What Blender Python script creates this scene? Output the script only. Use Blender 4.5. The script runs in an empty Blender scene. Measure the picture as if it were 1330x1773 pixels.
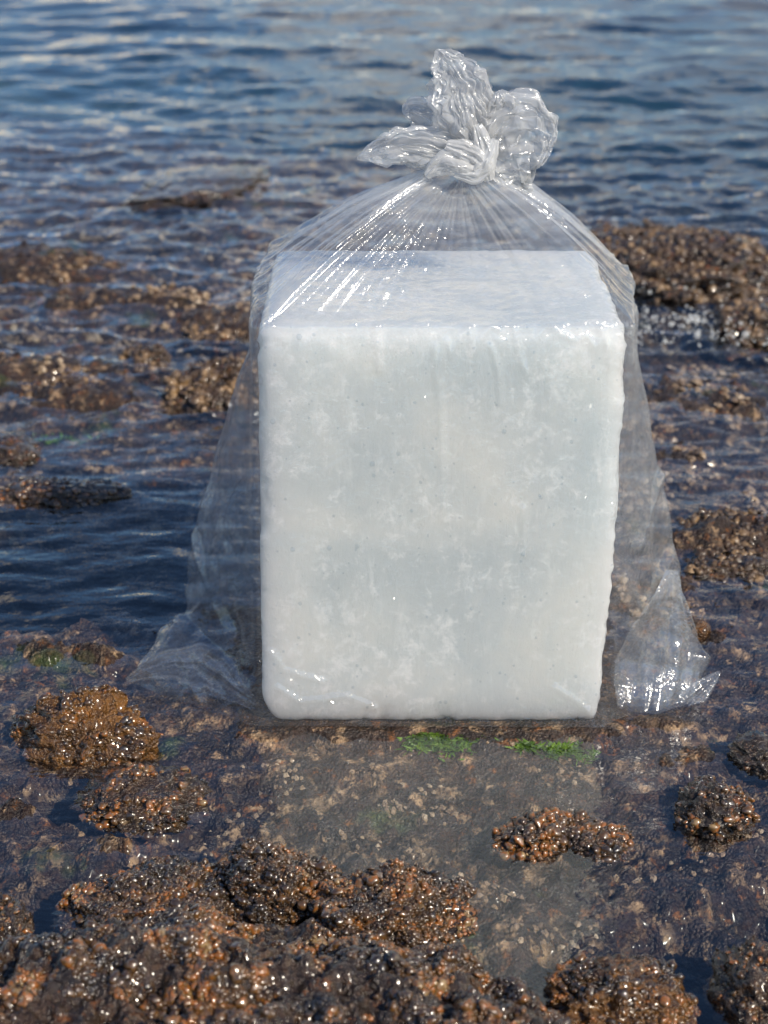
import bpy, bmesh, math, random
import numpy as np
from mathutils import Vector

R = math.radians
rng = np.random.default_rng(7)
random.seed(7)
S = bpy.context.scene
COL = S.collection

# ------------------------------------------------------------------ camera
CAM_H, PITCH = 1.04, 24.0
FPX = 52.0 / 24.0 * 1330.0
cam_d = bpy.data.cameras.new('camera')
cam_d.sensor_fit = 'HORIZONTAL'; cam_d.sensor_width = 24.0; cam_d.lens = 52.0
cam_d.clip_start = 0.05; cam_d.clip_end = 2000.0
cam_d.dof.use_dof = True; cam_d.dof.focus_distance = 1.86; cam_d.dof.aperture_fstop = 5.0
cam = bpy.data.objects.new('camera', cam_d); COL.objects.link(cam)
cam.location = (0, 0, CAM_H); cam.rotation_euler = (R(90 - PITCH), 0, 0)
S.camera = cam

# ------------------------------------------------------------------ light
SUN_EL, SUN_AZ = 39.0, 138.0          # azimuth clockwise from +Y (away from camera)
world = bpy.data.worlds.new('World'); S.world = world; world.use_nodes = True
wn = world.node_tree; wn.nodes.clear()
sky = wn.nodes.new('ShaderNodeTexSky'); sky.sky_type = 'NISHITA'; sky.sun_disc = False
sky.sun_elevation = R(SUN_EL); sky.sun_rotation = R(SUN_AZ)
sky.air_density = 1.0; sky.dust_density = 0.4; sky.ozone_density = 7.0
bg = wn.nodes.new('ShaderNodeBackground'); bg.inputs['Strength'].default_value = 0.13
wo = wn.nodes.new('ShaderNodeOutputWorld')
# broken bright cloud low in the sky all round (mirrored as cream streaks by the swell)
tc = wn.nodes.new('ShaderNodeTexCoord'); mp = wn.nodes.new('ShaderNodeMapping'); mp.inputs['Scale'].default_value = (-1.0, 1.0, 3.0); mp.inputs['Location'].default_value = (0.0, 2.0, 1.0)
cn = wn.nodes.new('ShaderNodeTexNoise'); cn.inputs['Scale'].default_value = 2.6; cn.inputs['Detail'].default_value = 6.0; cn.inputs['Roughness'].default_value = 0.55
cr_ = wn.nodes.new('ShaderNodeValToRGB'); cr_.color_ramp.elements[0].position = 0.525; cr_.color_ramp.elements[1].position = 0.62
sx = wn.nodes.new('ShaderNodeSeparateXYZ'); er = wn.nodes.new('ShaderNodeValToRGB')
e_ = er.color_ramp.elements.new(0.02); e_.color = (1, 1, 1, 1); e_ = er.color_ramp.elements.new(0.001); e_.color = (0, 0, 0, 1)
er.color_ramp.elements[0].color = (0, 0, 0, 1); er.color_ramp.elements[-1].position = 0.55; er.color_ramp.elements[-1].color = (0, 0, 0, 1); e_ = er.color_ramp.elements.new(0.30); e_.color = (1, 1, 1, 1)
# er.color_ramp.elements[0].color = (1, 1, 1, 1); er.color_ramp.elements[1].position = 0.55; er.color_ramp.elements[1].color = (0, 0, 0, 1)
mu = wn.nodes.new('ShaderNodeMath'); mu.operation = 'MULTIPLY'
cm = wn.nodes.new('ShaderNodeMix'); cm.data_type = 'RGBA'; cm.inputs[7].default_value = (16.0, 13.2, 9.2, 1)
wn.links.new(tc.outputs['Generated'], mp.inputs[0]); wn.links.new(mp.outputs[0], cn.inputs['Vector']); wn.links.new(cn.outputs['Fac'], cr_.inputs[0])
wn.links.new(tc.outputs['Generated'], sx.inputs[0]); wn.links.new(sx.outputs['Z'], er.inputs[0])
wn.links.new(cr_.outputs[0], mu.inputs[0]); wn.links.new(er.outputs[0], mu.inputs[1]); wn.links.new(mu.outputs[0], cm.inputs[0])
wn.links.new(sky.outputs[0], cm.inputs[6]); wn.links.new(cm.outputs[2], bg.inputs[0]); wn.links.new(bg.outputs[0], wo.inputs[0])
sun_d = bpy.data.lights.new('sun', 'SUN'); sun_d.energy = 5.0; sun_d.angle = R(0.5); sun_d.color = (1.0, 0.90, 0.74)
sun = bpy.data.objects.new('sun', sun_d); COL.objects.link(sun)
sd = Vector((math.sin(R(SUN_AZ)) * math.cos(R(SUN_EL)), math.cos(R(SUN_AZ)) * math.cos(R(SUN_EL)), math.sin(R(SUN_EL))))
sun.rotation_euler = sd.to_track_quat('Z', 'Y').to_euler()
S.view_settings.view_transform = 'Standard'; S.view_settings.look = 'None'
S.view_settings.exposure = 0.0; S.view_settings.gamma = 1.0
S.view_settings.use_curve_mapping = False
S.render.engine = 'CYCLES'
cy = S.cycles
cy.max_bounces = 12; cy.diffuse_bounces = 3; cy.glossy_bounces = 4; cy.transmission_bounces = 8
cy.transparent_max_bounces = 40; cy.volume_bounces = 0
cy.caustics_reflective = False; cy.caustics_refractive = False
cy.sample_clamp_indirect = 6.0; cy.sample_clamp_direct = 0.0
cy.use_denoising = True

# ------------------------------------------------------------------ helpers
_p = R(PITCH)
def ray(px, py):
    dx = (px - 665.0) / FPX; dy = (886.5 - py) / FPX
    return np.array([dx, math.cos(_p) + dy * math.sin(_p), -math.sin(_p) + dy * math.cos(_p)])
def at_z(px, py, z=0.0):
    d = ray(px, py); t = (z - CAM_H) / d[2]
    return np.array([0, 0, CAM_H]) + d * t
def at_y(px, py, y):
    d = ray(px, py); t = y / d[1]
    return np.array([0, 0, CAM_H]) + d * t

def _hash(ix, iy, iz, seed):
    h = (ix.astype(np.uint32) * np.uint32(374761393) + iy.astype(np.uint32) * np.uint32(668265263)
         + iz.astype(np.uint32) * np.uint32(2147483647) + np.uint32((seed * 1274126177) & 0xffffffff))
    h = (h ^ (h >> np.uint32(13))) * np.uint32(1274126177)
    h = (h ^ (h >> np.uint32(16))) * np.uint32(2246822519)
    return h ^ (h >> np.uint32(15))
_G = rng.normal(size=(256, 3)).astype(np.float32); _G /= np.linalg.norm(_G, axis=1)[:, None]
def perlin(P, seed=0):
    P = np.asarray(P, np.float32)
    if P.shape[1] == 2: P = np.concatenate([P, np.full((len(P), 1), 0.37, np.float32)], 1)
    fl = np.floor(P); f = P - fl; i = fl.astype(np.int64)
    w = f * f * f * (f * (f * 6 - 15) + 10)
    out = np.zeros(len(P), np.float32)
    for a in (0, 1):
        for b in (0, 1):
            for c in (0, 1):
                g = _G[_hash(i[:, 0] + a, i[:, 1] + b, i[:, 2] + c, seed) & np.uint32(255)]
                d = g[:, 0] * (f[:, 0] - a) + g[:, 1] * (f[:, 1] - b) + g[:, 2] * (f[:, 2] - c)
                out += d * (w[:, 0] if a else 1 - w[:, 0]) * (w[:, 1] if b else 1 - w[:, 1]) * (w[:, 2] if c else 1 - w[:, 2])
    return out * 1.5
def fbm(P, oct=4, seed=0, gain=0.5, ridged=False):
    P = np.asarray(P, np.float32); o = np.zeros(len(P), np.float32); a = 1.0; s = 1.0
    for k in range(oct):
        n = perlin(P * s, seed + k * 17)
        if ridged: n = 0.5 - np.abs(n) * 1.6
        o += a * n; a *= gain; s *= 2.03
    return o
def sstep(a, b, x):
    t = np.clip((x - a) / (b - a), 0, 1); return t * t * (3 - 2 * t)
def crumple(P, n, freq, seed):
    """sharp-creased folds: triangle waves along random directions"""
    r = np.random.default_rng(seed); P = np.asarray(P, float); o = np.zeros(len(P)); tot = 0
    for k in range(n):
        d = r.normal(size=3); d /= np.linalg.norm(d)
        f = freq * r.uniform(0.5, 2.2); ph = r.uniform(0, 1); w = 1.0 / f
        t = (P @ d) * f + ph
        t = t + 0.10 * np.sin(P[:, (k + 1) % 3] * freq * 1.1 + k)
        o += w * (np.abs((t % 1.0) - 0.5) * 4 - 1); tot += w
    return o / tot

def mesh_np(name, V, F, mat=None, smooth=True):
    """V (n,3), F (m,3|4) int array"""
    V = np.asarray(V, np.float32); F = np.asarray(F, np.int32); k = F.shape[1]
    me = bpy.data.meshes.new(name)
    me.vertices.add(len(V)); me.vertices.foreach_set('co', V.ravel())
    me.loops.add(F.size); me.loops.foreach_set('vertex_index', F.ravel())
    me.polygons.add(len(F)); me.polygons.foreach_set('loop_start', np.arange(0, F.size, k, dtype=np.int32))
    me.polygons.foreach_set('loop_total', np.full(len(F), k, np.int32))
    me.polygons.foreach_set('use_smooth', np.full(len(F), smooth, bool))
    me.update(calc_edges=True); me.validate()
    if mat: me.materials.append(mat)
    return me
def obj(name, me, parent=None, loc=None):
    o = bpy.data.objects.new(name, me); COL.objects.link(o)
    if parent: o.parent = parent
    if loc is not None: o.location = loc
    return o
def tag(o, label=None, cat=None, group=None, kind=None):
    if label: o['label'] = label
    if cat: o['category'] = cat
    if group: o['group'] = group
    if kind: o['kind'] = kind
    return o
def grid_faces(nu, nv, wrap=False):
    """verts indexed j*nu+i, j<nv rows"""
    nI = nu if wrap else nu - 1
    i = np.arange(nI); j = np.arange(nv - 1)
    I, J = np.meshgrid(i, j); I2 = (I + 1) % nu
    return np.stack([J * nu + I, J * nu + I2, (J + 1) * nu + I2, (J + 1) * nu + I], -1).reshape(-1, 4)
def icos(sub):
    bm = bmesh.new(); bmesh.ops.create_icosphere(bm, subdivisions=sub, radius=1.0)
    bm.verts.ensure_lookup_table()
    V = np.array([v.co[:] for v in bm.verts]); F = np.array([[v.index for v in f.verts] for f in bm.faces]); bm.free()
    return V, F
ICO = {k: icos(k) for k in (1, 2, 3, 5)}

# ------------------------------------------------------------------ materials
class NT:
    def __init__(s, name):
        s.m = bpy.data.materials.new(name); s.m.use_nodes = True; s.t = s.m.node_tree; s.t.nodes.clear()
        s.out = s.n('ShaderNodeOutputMaterial')
    def n(s, ty, **kw):
        nd = s.t.nodes.new(ty)
        for k, v in kw.items():
            if k.startswith('_'): nd.inputs[k[1:].replace('__', ' ')].default_value = v
            else: setattr(nd, k, v)
        return nd
    def l(s, a, b): s.t.links.new(a, b)
    def noise(s, vec, scale, detail=4, rough=0.55, dist=0.0):
        nd = s.n('ShaderNodeTexNoise'); nd.inputs['Scale'].default_value = scale; nd.inputs['Detail'].default_value = detail
        nd.inputs['Roughness'].default_value = rough; nd.inputs['Distortion'].default_value = dist
        s.l(vec, nd.inputs['Vector']); return nd.outputs['Fac']
    def vor(s, vec, scale, feat='F1', out='Distance'):
        nd = s.n('ShaderNodeTexVoronoi'); nd.feature = feat; nd.inputs['Scale'].default_value = scale
        s.l(vec, nd.inputs['Vector']); return nd.outputs[out]
    def ramp(s, fac, stops):
        nd = s.n('ShaderNodeValToRGB'); el = nd.color_ramp.elements
        while len(el) < len(stops): el.new(0.5)
        for e, (p, c) in zip(el, stops):
            e.position = p; e.color = (*c, 1) if isinstance(c, tuple) else (c, c, c, 1)
        s.l(fac, nd.inputs[0]); return nd.outputs[0]
    def mix(s, fac, a, b, mode='MIX'):
        nd = s.n('ShaderNodeMix', data_type='RGBA', blend_type=mode)
        for sock, v in ((nd.inputs[0], fac), (nd.inputs[6], a), (nd.inputs[7], b)):
            if isinstance(v, (int, float)): sock.default_value = v
            elif isinstance(v, tuple): sock.default_value = (*v, 1)
            else: s.l(v, sock)
        return nd.outputs[2]
    def math(s, op, a, b=0.0, c=None):
        nd = s.n('ShaderNodeMath', operation=op)
        for sock, v in zip(nd.inputs, (a, b, c)):
            if v is None: continue
            if isinstance(v, (int, float)): sock.default_value = v
            else: s.l(v, sock)
        return nd.outputs[0]
    def bump(s, h, strength, dist, normal=None):
        nd = s.n('ShaderNodeBump'); nd.inputs['Strength'].default_value = strength; nd.inputs['Distance'].default_value = dist
        s.l(h, nd.inputs['Height'])
        if normal: s.l(normal, nd.inputs['Normal'])
        return nd.outputs[0]
    def pos(s): return s.n('ShaderNodeNewGeometry').outputs['Position']
    def mapping(s, vec, scale):
        nd = s.n('ShaderNodeMapping'); nd.inputs['Scale'].default_value = scale; s.l(vec, nd.inputs['Vector']); return nd.outputs[0]

def mat_rock(name, dark, mid, tan, orange, tan_amt=0.6, rough=0.28, green=0.0, scale=1.0, coat=0.6, sand=False):
    t = NT(name); p = t.pos()
    n1 = t.noise(p, 13 * scale, 7, 0.7, 0.15); n2 = t.noise(p, 46 * scale, 6, 0.7, 0.1); n3 = t.noise(p, 150 * scale, 4, 0.6)
    c = t.mix(t.ramp(n1, [(0.36, 0.0), (0.62, 1.0)]), dark, mid)
    c = t.mix(t.ramp(n2, [(0.57, 0.0), (0.66, 1.0)]), c, orange)
    v = t.vor(p, 55 * scale)
    n4 = t.noise(p, 34 * scale, 7, 0.72, 0.25)
    tf = t.math('MULTIPLY', t.ramp(n4, [(tan_amt - 0.02, 0.0), (tan_amt + 0.03, 1.0)]), t.ramp(v, [(0.25, 1.0), (0.6, 0.25)]))
    c = t.mix(tf, c, tan)
    if green:
        n5 = t.noise(p, 6 * scale, 4, 0.6)
        c = t.mix(t.ramp(n5, [(green, 0.0), (green + 0.07, 0.8)]), c, (0.05, 0.085, 0.015))
    gr = t.n('ShaderNodeSeparateColor'); t.l(t.vor(p, 130 * scale, out='Color'), gr.inputs[0])
    c = t.mix(0.5, c, t.ramp(gr.outputs[0], [(0.1, 0.35), (0.9, 1.6)]), 'MULTIPLY')
    c = t.mix(0.55, c, t.ramp(n3, [(0.3, 0.15), (0.75, 1.0)]), 'MULTIPLY')
    if sand:
        sp_ = t.n('ShaderNodeSeparateXYZ'); t.l(p, sp_.inputs[0])
        yy = t.math('ADD', sp_.outputs['Y'], t.math('MULTIPLY', t.noise(p, 1.2, 4, 0.6), 3.0))
        mr = t.n('ShaderNodeMapRange'); mr.inputs['From Min'].default_value = 7.2; mr.inputs['From Max'].default_value = 9.6; t.l(yy, mr.inputs['Value'])
        c = t.mix(t.math('MULTIPLY', mr.outputs[0], 0.9), c, (0.42, 0.40, 0.27))
    b = t.n('ShaderNodeBsdfPrincipled'); t.l(c, b.inputs['Base Color'])
    t.l(t.ramp(n2, [(0.3, rough * 0.6), (0.8, rough * 1.6)]), b.inputs['Roughness'])
    b.inputs['Coat Weight'].default_value = coat; b.inputs['Coat Roughness'].default_value = 0.14
    h = t.math('ADD', t.math('MULTIPLY', n2, 1.0), t.math('ADD', t.math('MULTIPLY', n3, 0.6), t.math('MULTIPLY', v, -0.5)))
    h = t.math('ADD', h, t.math('MULTIPLY', t.vor(p, 240 * scale), -0.45))
    t.l(t.bump(h, 0.8, 0.011), b.inputs['Normal'])
    t.l(b.outputs[0], t.out.inputs[0]); return t.m

M = {}
M['shelf'] = mat_rock('wet_shelf_rock', (0.015, 0.009, 0.007), (0.058, 0.029, 0.017), (0.46, 0.30, 0.17), (0.26, 0.095, 0.02), 0.545, green=0.62, rough=0.45, coat=0.12, sand=True)
M['rock'] = mat_rock('wet_brown_rock', (0.020, 0.014, 0.011), (0.085, 0.046, 0.020), (0.26, 0.17, 0.085), (0.32, 0.095, 0.012), 0.60, rough=0.22)
M['rock_orange'] = mat_rock('orange_stained_rock', (0.05, 0.024, 0.010), (0.24, 0.105, 0.018), (0.26, 0.17, 0.08), (0.32, 0.12, 0.012), 0.64, rough=0.22)
M['rock_dark'] = mat_rock('dark_wet_rock', (0.026, 0.017, 0.011), (0.075, 0.042, 0.021), (0.16, 0.11, 0.055), (0.24, 0.08, 0.012), 0.61, rough=0.2)

def mat_bead():
    t = NT('glossy_brown_growth'); p = t.pos()
    n1 = t.noise(p, 21, 5, 0.62); n2 = t.noise(p, 120, 2, 0.5)
    c = t.ramp(t.math('ADD', t.math('MULTIPLY', n1, 0.78), t.math('MULTIPLY', n2, 0.22)),
               [(0.40, (0.022, 0.015, 0.010)), (0.46, (0.055, 0.028, 0.011)), (0.50, (0.085, 0.042, 0.013)), (0.53, (0.13, 0.060, 0.014)), (0.57, (0.27, 0.086, 0.010)), (0.60, (0.14, 0.080, 0.028)), (0.66, (0.36, 0.24, 0.11))])
    b = t.n('ShaderNodeBsdfPrincipled'); t.l(c, b.inputs['Base Color'])
    b.inputs['Roughness'].default_value = 0.34; b.inputs['Coat Weight'].default_value = 1.0; b.inputs['Coat IOR'].default_value = 1.6; b.inputs['Coat Roughness'].default_value = 0.12
    b.inputs['Subsurface Weight'].default_value = 0.0
    t.l(t.bump(t.noise(p, 380, 4, 0.7), 0.3, 0.0015), b.inputs['Normal'])
    t.l(b.outputs[0], t.out.inputs[0]); return t.m
M['bead'] = mat_bead()
def mat_barn(name, cols):
    t = NT(name); p = t.pos()
    n1 = t.noise(p, 30, 4, 0.6); n2 = t.noise(p, 300, 4, 0.7)
    c = t.ramp(n1, [(0.3, cols[0]), (0.5, cols[1]), (0.68, cols[2])])
    c = t.mix(0.7, c, t.ramp(n2, [(0.3, 0.25), (0.65, 1.0)]), 'MULTIPLY')
    b = t.n('ShaderNodeBsdfPrincipled'); t.l(c, b.inputs['Base Color']); b.inputs['Roughness'].default_value = 0.4
    b.inputs['Coat Weight'].default_value = 0.5; b.inputs['Coat Roughness'].default_value = 0.1
    t.l(t.bump(n2, 0.6, 0.002), b.inputs['Normal'])
    t.l(b.outputs[0], t.out.inputs[0]); return t.m
M['barnacle'] = mat_barn('pale_barnacle_shell', ((0.14, 0.085, 0.05), (0.32, 0.22, 0.135), (0.52, 0.40, 0.27)))
M['shell'] = mat_barn('brown_shell', ((0.035, 0.022, 0.015), (0.10, 0.058, 0.030), (0.40, 0.25, 0.12)))
def mat_algae():
    t = NT('bright_green_algae'); p = t.pos()
    c = t.ramp(t.noise(p, 60, 4), [(0.3, (0.025, 0.055, 0.008)), (0.5, (0.07, 0.14, 0.012)), (0.7, (0.15, 0.25, 0.02))])
    b = t.n('ShaderNodeBsdfPrincipled'); t.l(c, b.inputs['Base Color']); b.inputs['Roughness'].default_value = 0.4
    t.l(b.outputs[0], t.out.inputs[0]); return t.m
M['algae'] = mat_algae()

def mat_water():
    t = NT('sea_water'); geo = t.n('ShaderNodeNewGeometry'); p = geo.outputs['Position']
    pm = t.mapping(p, (1.0, 1.6, 1.0))
    h = t.math('ADD', t.math('MULTIPLY', t.noise(pm, 20, 3, 0.5, 0.3), 1.0), t.math('MULTIPLY', t.noise(pm, 60, 2, 0.5, 0.2), 0.25))
    # ripples fade in away from the sheltered shallows in front of the block
    sep = t.n('ShaderNodeSeparateXYZ'); t.l(p, sep.inputs[0])
    mr = t.n('ShaderNodeMapRange'); mr.inputs['From Min'].default_value = 1.7; mr.inputs['From Max'].default_value = 2.3
    mr.inputs['To Min'].default_value = 0.14; mr.inputs['To Max'].default_value = 0.22; t.l(sep.outputs['Y'], mr.inputs['Value'])
    bn = t.n('ShaderNodeBump'); bn.inputs['Distance'].default_value = 0.012; t.l(h, bn.inputs['Height']); t.l(mr.outputs[0], bn.inputs['Strength'])
    fr = t.n('ShaderNodeFresnel'); fr.inputs['IOR'].default_value = 1.95; t.l(bn.outputs[0], fr.inputs['Normal'])
    fac = t.math('MULTIPLY', fr.outputs[0], t.math('SUBTRACT', 1.0, geo.outputs['Backfacing']))
    tr = t.n('ShaderNodeBsdfTransparent'); gl = t.n('ShaderNodeBsdfGlossy'); gl.inputs['Roughness'].default_value = 0.03
    t.l(bn.outputs[0], gl.inputs['Normal'])
    mx = t.n('ShaderNodeMixShader'); t.l(fac, mx.inputs[0]); t.l(tr.outputs[0], mx.inputs[1]); t.l(gl.outputs[0], mx.inputs[2])
    t.l(mx.outputs[0], t.out.inputs['Surface'])
    va = t.n('ShaderNodeVolumeAbsorption'); va.inputs['Color'].default_value = (0.12, 0.50, 0.68, 1); va.inputs['Density'].default_value = 1.7
    t.l(va.outputs[0], t.out.inputs['Volume']); return t.m
M['water'] = mat_water()

def mat_ice():
    t = NT('cloudy_white_ice'); p = t.pos()
    n1 = t.noise(p, 6, 5, 0.6, 0.5)
    ps = t.mapping(p, (1.0, 1.0, 0.22)); n2 = t.noise(ps, 60, 6, 0.7, 0.4)
    n3 = t.noise(p, 170, 5, 0.7); v = t.vor(p, 70)
    c = t.ramp(n1, [(0.36, (0.58, 0.635, 0.65)), (0.5, (0.655, 0.695, 0.695)), (0.64, (0.735, 0.75, 0.725))])
    c = t.mix(t.ramp(n2, [(0.56, 0.0), (0.72, 0.45)]), c, (0.90, 0.92, 0.91))
    c = t.mix(t.ramp(t.math('ADD', t.noise(p, 50, 7, 0.78, 0.3), t.math('MULTIPLY', t.noise(p, 7, 3, 0.6), 0.35)), [(0.70, 0.0), (0.86, 0.7)]), c, (0.93, 0.94, 0.93))
    sp = t.vor(p, 45); sn = t.noise(p, 9, 2)
    c = t.mix(t.math('MULTIPLY', t.ramp(sp, [(0.0, 1.0), (0.03, 0.0)]), t.ramp(sn, [(0.64, 0.0), (0.68, 0.7)])), c, (0.10, 0.09, 0.08))
    b = t.n('ShaderNodeBsdfPrincipled'); t.l(c, b.inputs['Base Color'])
    b.inputs['Subsurface Weight'].default_value = 0.93; b.inputs['Subsurface Radius'].default_value = (0.9, 1.0, 1.0)
    b.inputs['Subsurface Scale'].default_value = 0.11
    b.inputs['Roughness'].default_value = 0.3; b.inputs['IOR'].default_value = 1.31
    b.inputs['Coat Weight'].default_value = 0.8; b.inputs['Coat Roughness'].default_value = 0.13
    h = t.math('ADD', n2, t.math('ADD', t.math('MULTIPLY', n3, 0.6), t.math('MULTIPLY', t.ramp(v, [(0.0, 1.0), (0.16, 0.0)]), 0.35)))
    t.l(t.bump(h, 0.42, 0.004), b.inputs['Normal'])
    # tilted crystal facets on the wet skin
    sn_ = t.n('ShaderNodeSeparateXYZ'); t.l(t.n('ShaderNodeNewGeometry').outputs['Normal'], sn_.inputs[0])
    def facets(scale, amp):
        vv = t.n('ShaderNodeVectorMath', operation='SUBTRACT'); t.l(t.vor(t.mapping(p, (1, 1, 0.6)), scale, out='Color'), vv.inputs[0]); vv.inputs[1].default_value = (0.5, 0.5, 0.5)
        vs = t.n('ShaderNodeVectorMath', operation='SCALE'); t.l(vv.outputs[0], vs.inputs[0]); t.l(t.math('MULTIPLY', t.ramp(t.noise(p, 13, 4, 0.7), [(0.46, 0.05), (0.62, 1.0)]), t.math('MULTIPLY', t.math('SUBTRACT', 1.0, t.math('MULTIPLY', sn_.outputs['Z'], 0.85)), amp)), vs.inputs['Scale']); return vs.outputs[0]
    gn = t.n('ShaderNodeNewGeometry'); a1 = t.n('ShaderNodeVectorMath', operation='ADD'); t.l(gn.outputs['Normal'], a1.inputs[0]); t.l(facets(330, 1.15), a1.inputs[1])
    nm = t.n('ShaderNodeVectorMath', operation='NORMALIZE'); t.l(a1.outputs[0], nm.inputs[0]); t.l(nm.outputs[0], b.inputs['Coat Normal'])
    t.l(b.outputs[0], t.out.inputs[0]); return t.m
M['ice'] = mat_ice()

def mat_film(name, haze, gloss=1.0, neck=False):
    t = NT(name); p = t.pos()
    n1 = t.noise(p, 45, 4, 0.6, 0.8); n2 = t.noise(p, 14, 3, 0.5, 0.5)
    ve = t.ramp(t.vor(t.mix(0.06, p, n1, 'ADD'), 22, 'DISTANCE_TO_EDGE'), [(0.0, 0.0), (0.10, 1.0)])
    bn = t.bump(t.math('ADD', t.math('ADD', n1, t.math('MULTIPLY', n2, 2.0)), t.math('MULTIPLY', ve, 0.5)), 0.25, 0.004)
    lw = t.n('ShaderNodeLayerWeight'); lw.inputs['Blend'].default_value = 0.25
    tr = t.n('ShaderNodeBsdfTransparent'); tr.inputs[0].default_value = (0.975, 0.98, 0.985, 1)
    df = t.n('ShaderNodeBsdfDiffuse'); df.inputs[0].default_value = (0.93, 0.94, 0.95, 1)
    tl = t.n('ShaderNodeBsdfTranslucent'); tl.inputs[0].default_value = (0.93, 0.94, 0.95, 1)
    dm = t.n('ShaderNodeMixShader'); dm.inputs[0].default_value = 0.42; t.l(df.outputs[0], dm.inputs[1]); t.l(tl.outputs[0], dm.inputs[2])
    hz = t.math('MULTIPLY_ADD', t.math('POWER', lw.outputs['Facing'], 3.0), haze * 5.0, haze)
    sz = t.n('ShaderNodeSeparateXYZ'); t.l(p, sz.inputs[0])
    def rng_(a, b, c, d):
        mr = t.n('ShaderNodeMapRange'); mr.interpolation_type = 'SMOOTHSTEP'
        for q_, v_ in zip(('From Min', 'From Max', 'To Min', 'To Max'), (a, b, c, d)): mr.inputs[q_].default_value = v_
        t.l(sz.outputs['Z'], mr.inputs['Value']); return mr.outputs[0]
    fog = t.math('ADD', t.noise(p, 9, 5, 0.6, 0.6), rng_(0.02, 0.30, -0.16, 0.12))
    hz = t.math('MULTIPLY', hz, t.ramp(fog, [(0.44, 0.55), (0.52, 1.15)]))
    if neck: hz = t.math('ADD', hz, rng_(0.52, 0.63, 0.0, 0.15))
    hz = t.math('MINIMUM', hz, 1.0)
    m1 = t.n('ShaderNodeMixShader'); t.l(hz, m1.inputs[0]); t.l(tr.outputs[0], m1.inputs[1]); t.l(dm.outputs[0], m1.inputs[2])
    gl = t.n('ShaderNodeBsdfGlossy'); gl.inputs['Roughness'].default_value = 0.13; t.l(bn, gl.inputs['Normal'])
    lf = t.n('ShaderNodeLayerWeight'); lf.inputs['Blend'].default_value = 0.5; t.l(bn, lf.inputs['Normal'])
    fac = t.math('MULTIPLY', t.math('MULTIPLY_ADD', t.math('POWER', lf.outputs['Facing'], 4.0), 0.38, 0.085), gloss)
    m2 = t.n('ShaderNodeMixShader'); t.l(fac, m2.inputs[0]); t.l(m1.outputs[0], m2.inputs[1]); t.l(gl.outputs[0], m2.inputs[2])
    t.l(m2.outputs[0], t.out.inputs[0]); return t.m
M['film'] = mat_film('clear_plastic_film', 0.068, 1.35, neck=True)
M['film_lobe'] = mat_film('crumpled_plastic_film', 0.26, 1.1)
M['film_corner'] = mat_film('creased_corner_film', 0.085, 1.3)
M['film_thick'] = mat_film('gathered_plastic_film', 0.45, 1.0)
def mat_drop():
    t = NT('clear_water_drop'); fr = t.n('ShaderNodeFresnel'); fr.inputs['IOR'].default_value = 1.5
    geo = t.n('ShaderNodeNewGeometry')
    tr = t.n('ShaderNodeBsdfTransparent'); tr.inputs[0].default_value = (0.93, 0.95, 0.97, 1)
    gl = t.n('ShaderNodeBsdfGlossy'); gl.inputs['Roughness'].default_value = 0.14
    mx = t.n('ShaderNodeMixShader')
    t.l(t.math('MULTIPLY', fr.outputs[0], t.math('SUBTRACT', 1.0, geo.outputs['Backfacing'])), mx.inputs[0])
    t.l(tr.outputs[0], mx.inputs[1]); t.l(gl.outputs[0], mx.inputs[2]); t.l(mx.outputs[0], t.out.inputs[0]); return t.m
M['drop'] = mat_drop()
def mat_foam():
    t = NT('white_foam'); tr = t.n('ShaderNodeBsdfTransparent'); b = t.n('ShaderNodeBsdfPrincipled'); b.inputs['Base Color'].default_value = (0.8, 0.82, 0.82, 1); b.inputs['Roughness'].default_value = 0.15
    mx = t.n('ShaderNodeMixShader'); mx.inputs[0].default_value = 0.3; t.l(tr.outputs[0], mx.inputs[1]); t.l(b.outputs[0], mx.inputs[2]); t.l(mx.outputs[0], t.out.inputs[0]); return t.m
M['foam'] = mat_foam()

# ------------------------------------------------------------------ setting: rock shelf and water
WL = -0.007                                   # still water level; the block stands on the shelf at z = 0
ICE_F, ICE_B = 1.715, 2.055                   # front and back of the block (Y)
ICE_X0, ICE_X1 = -0.138, 0.264
BAGC = np.array([0.062, 1.885])

def spaced(near_lo, near_hi, step, ratio, lo, hi):
    a = list(np.arange(near_lo, near_hi, step)); s = step; x = a[-1]
    while x < hi: s *= ratio; x += s; a.append(x)
    s = step; x = a[0]; pre = []
    while x > lo: s *= ratio; x -= s; pre.append(x)
    return np.array(pre[::-1] + a)

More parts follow.
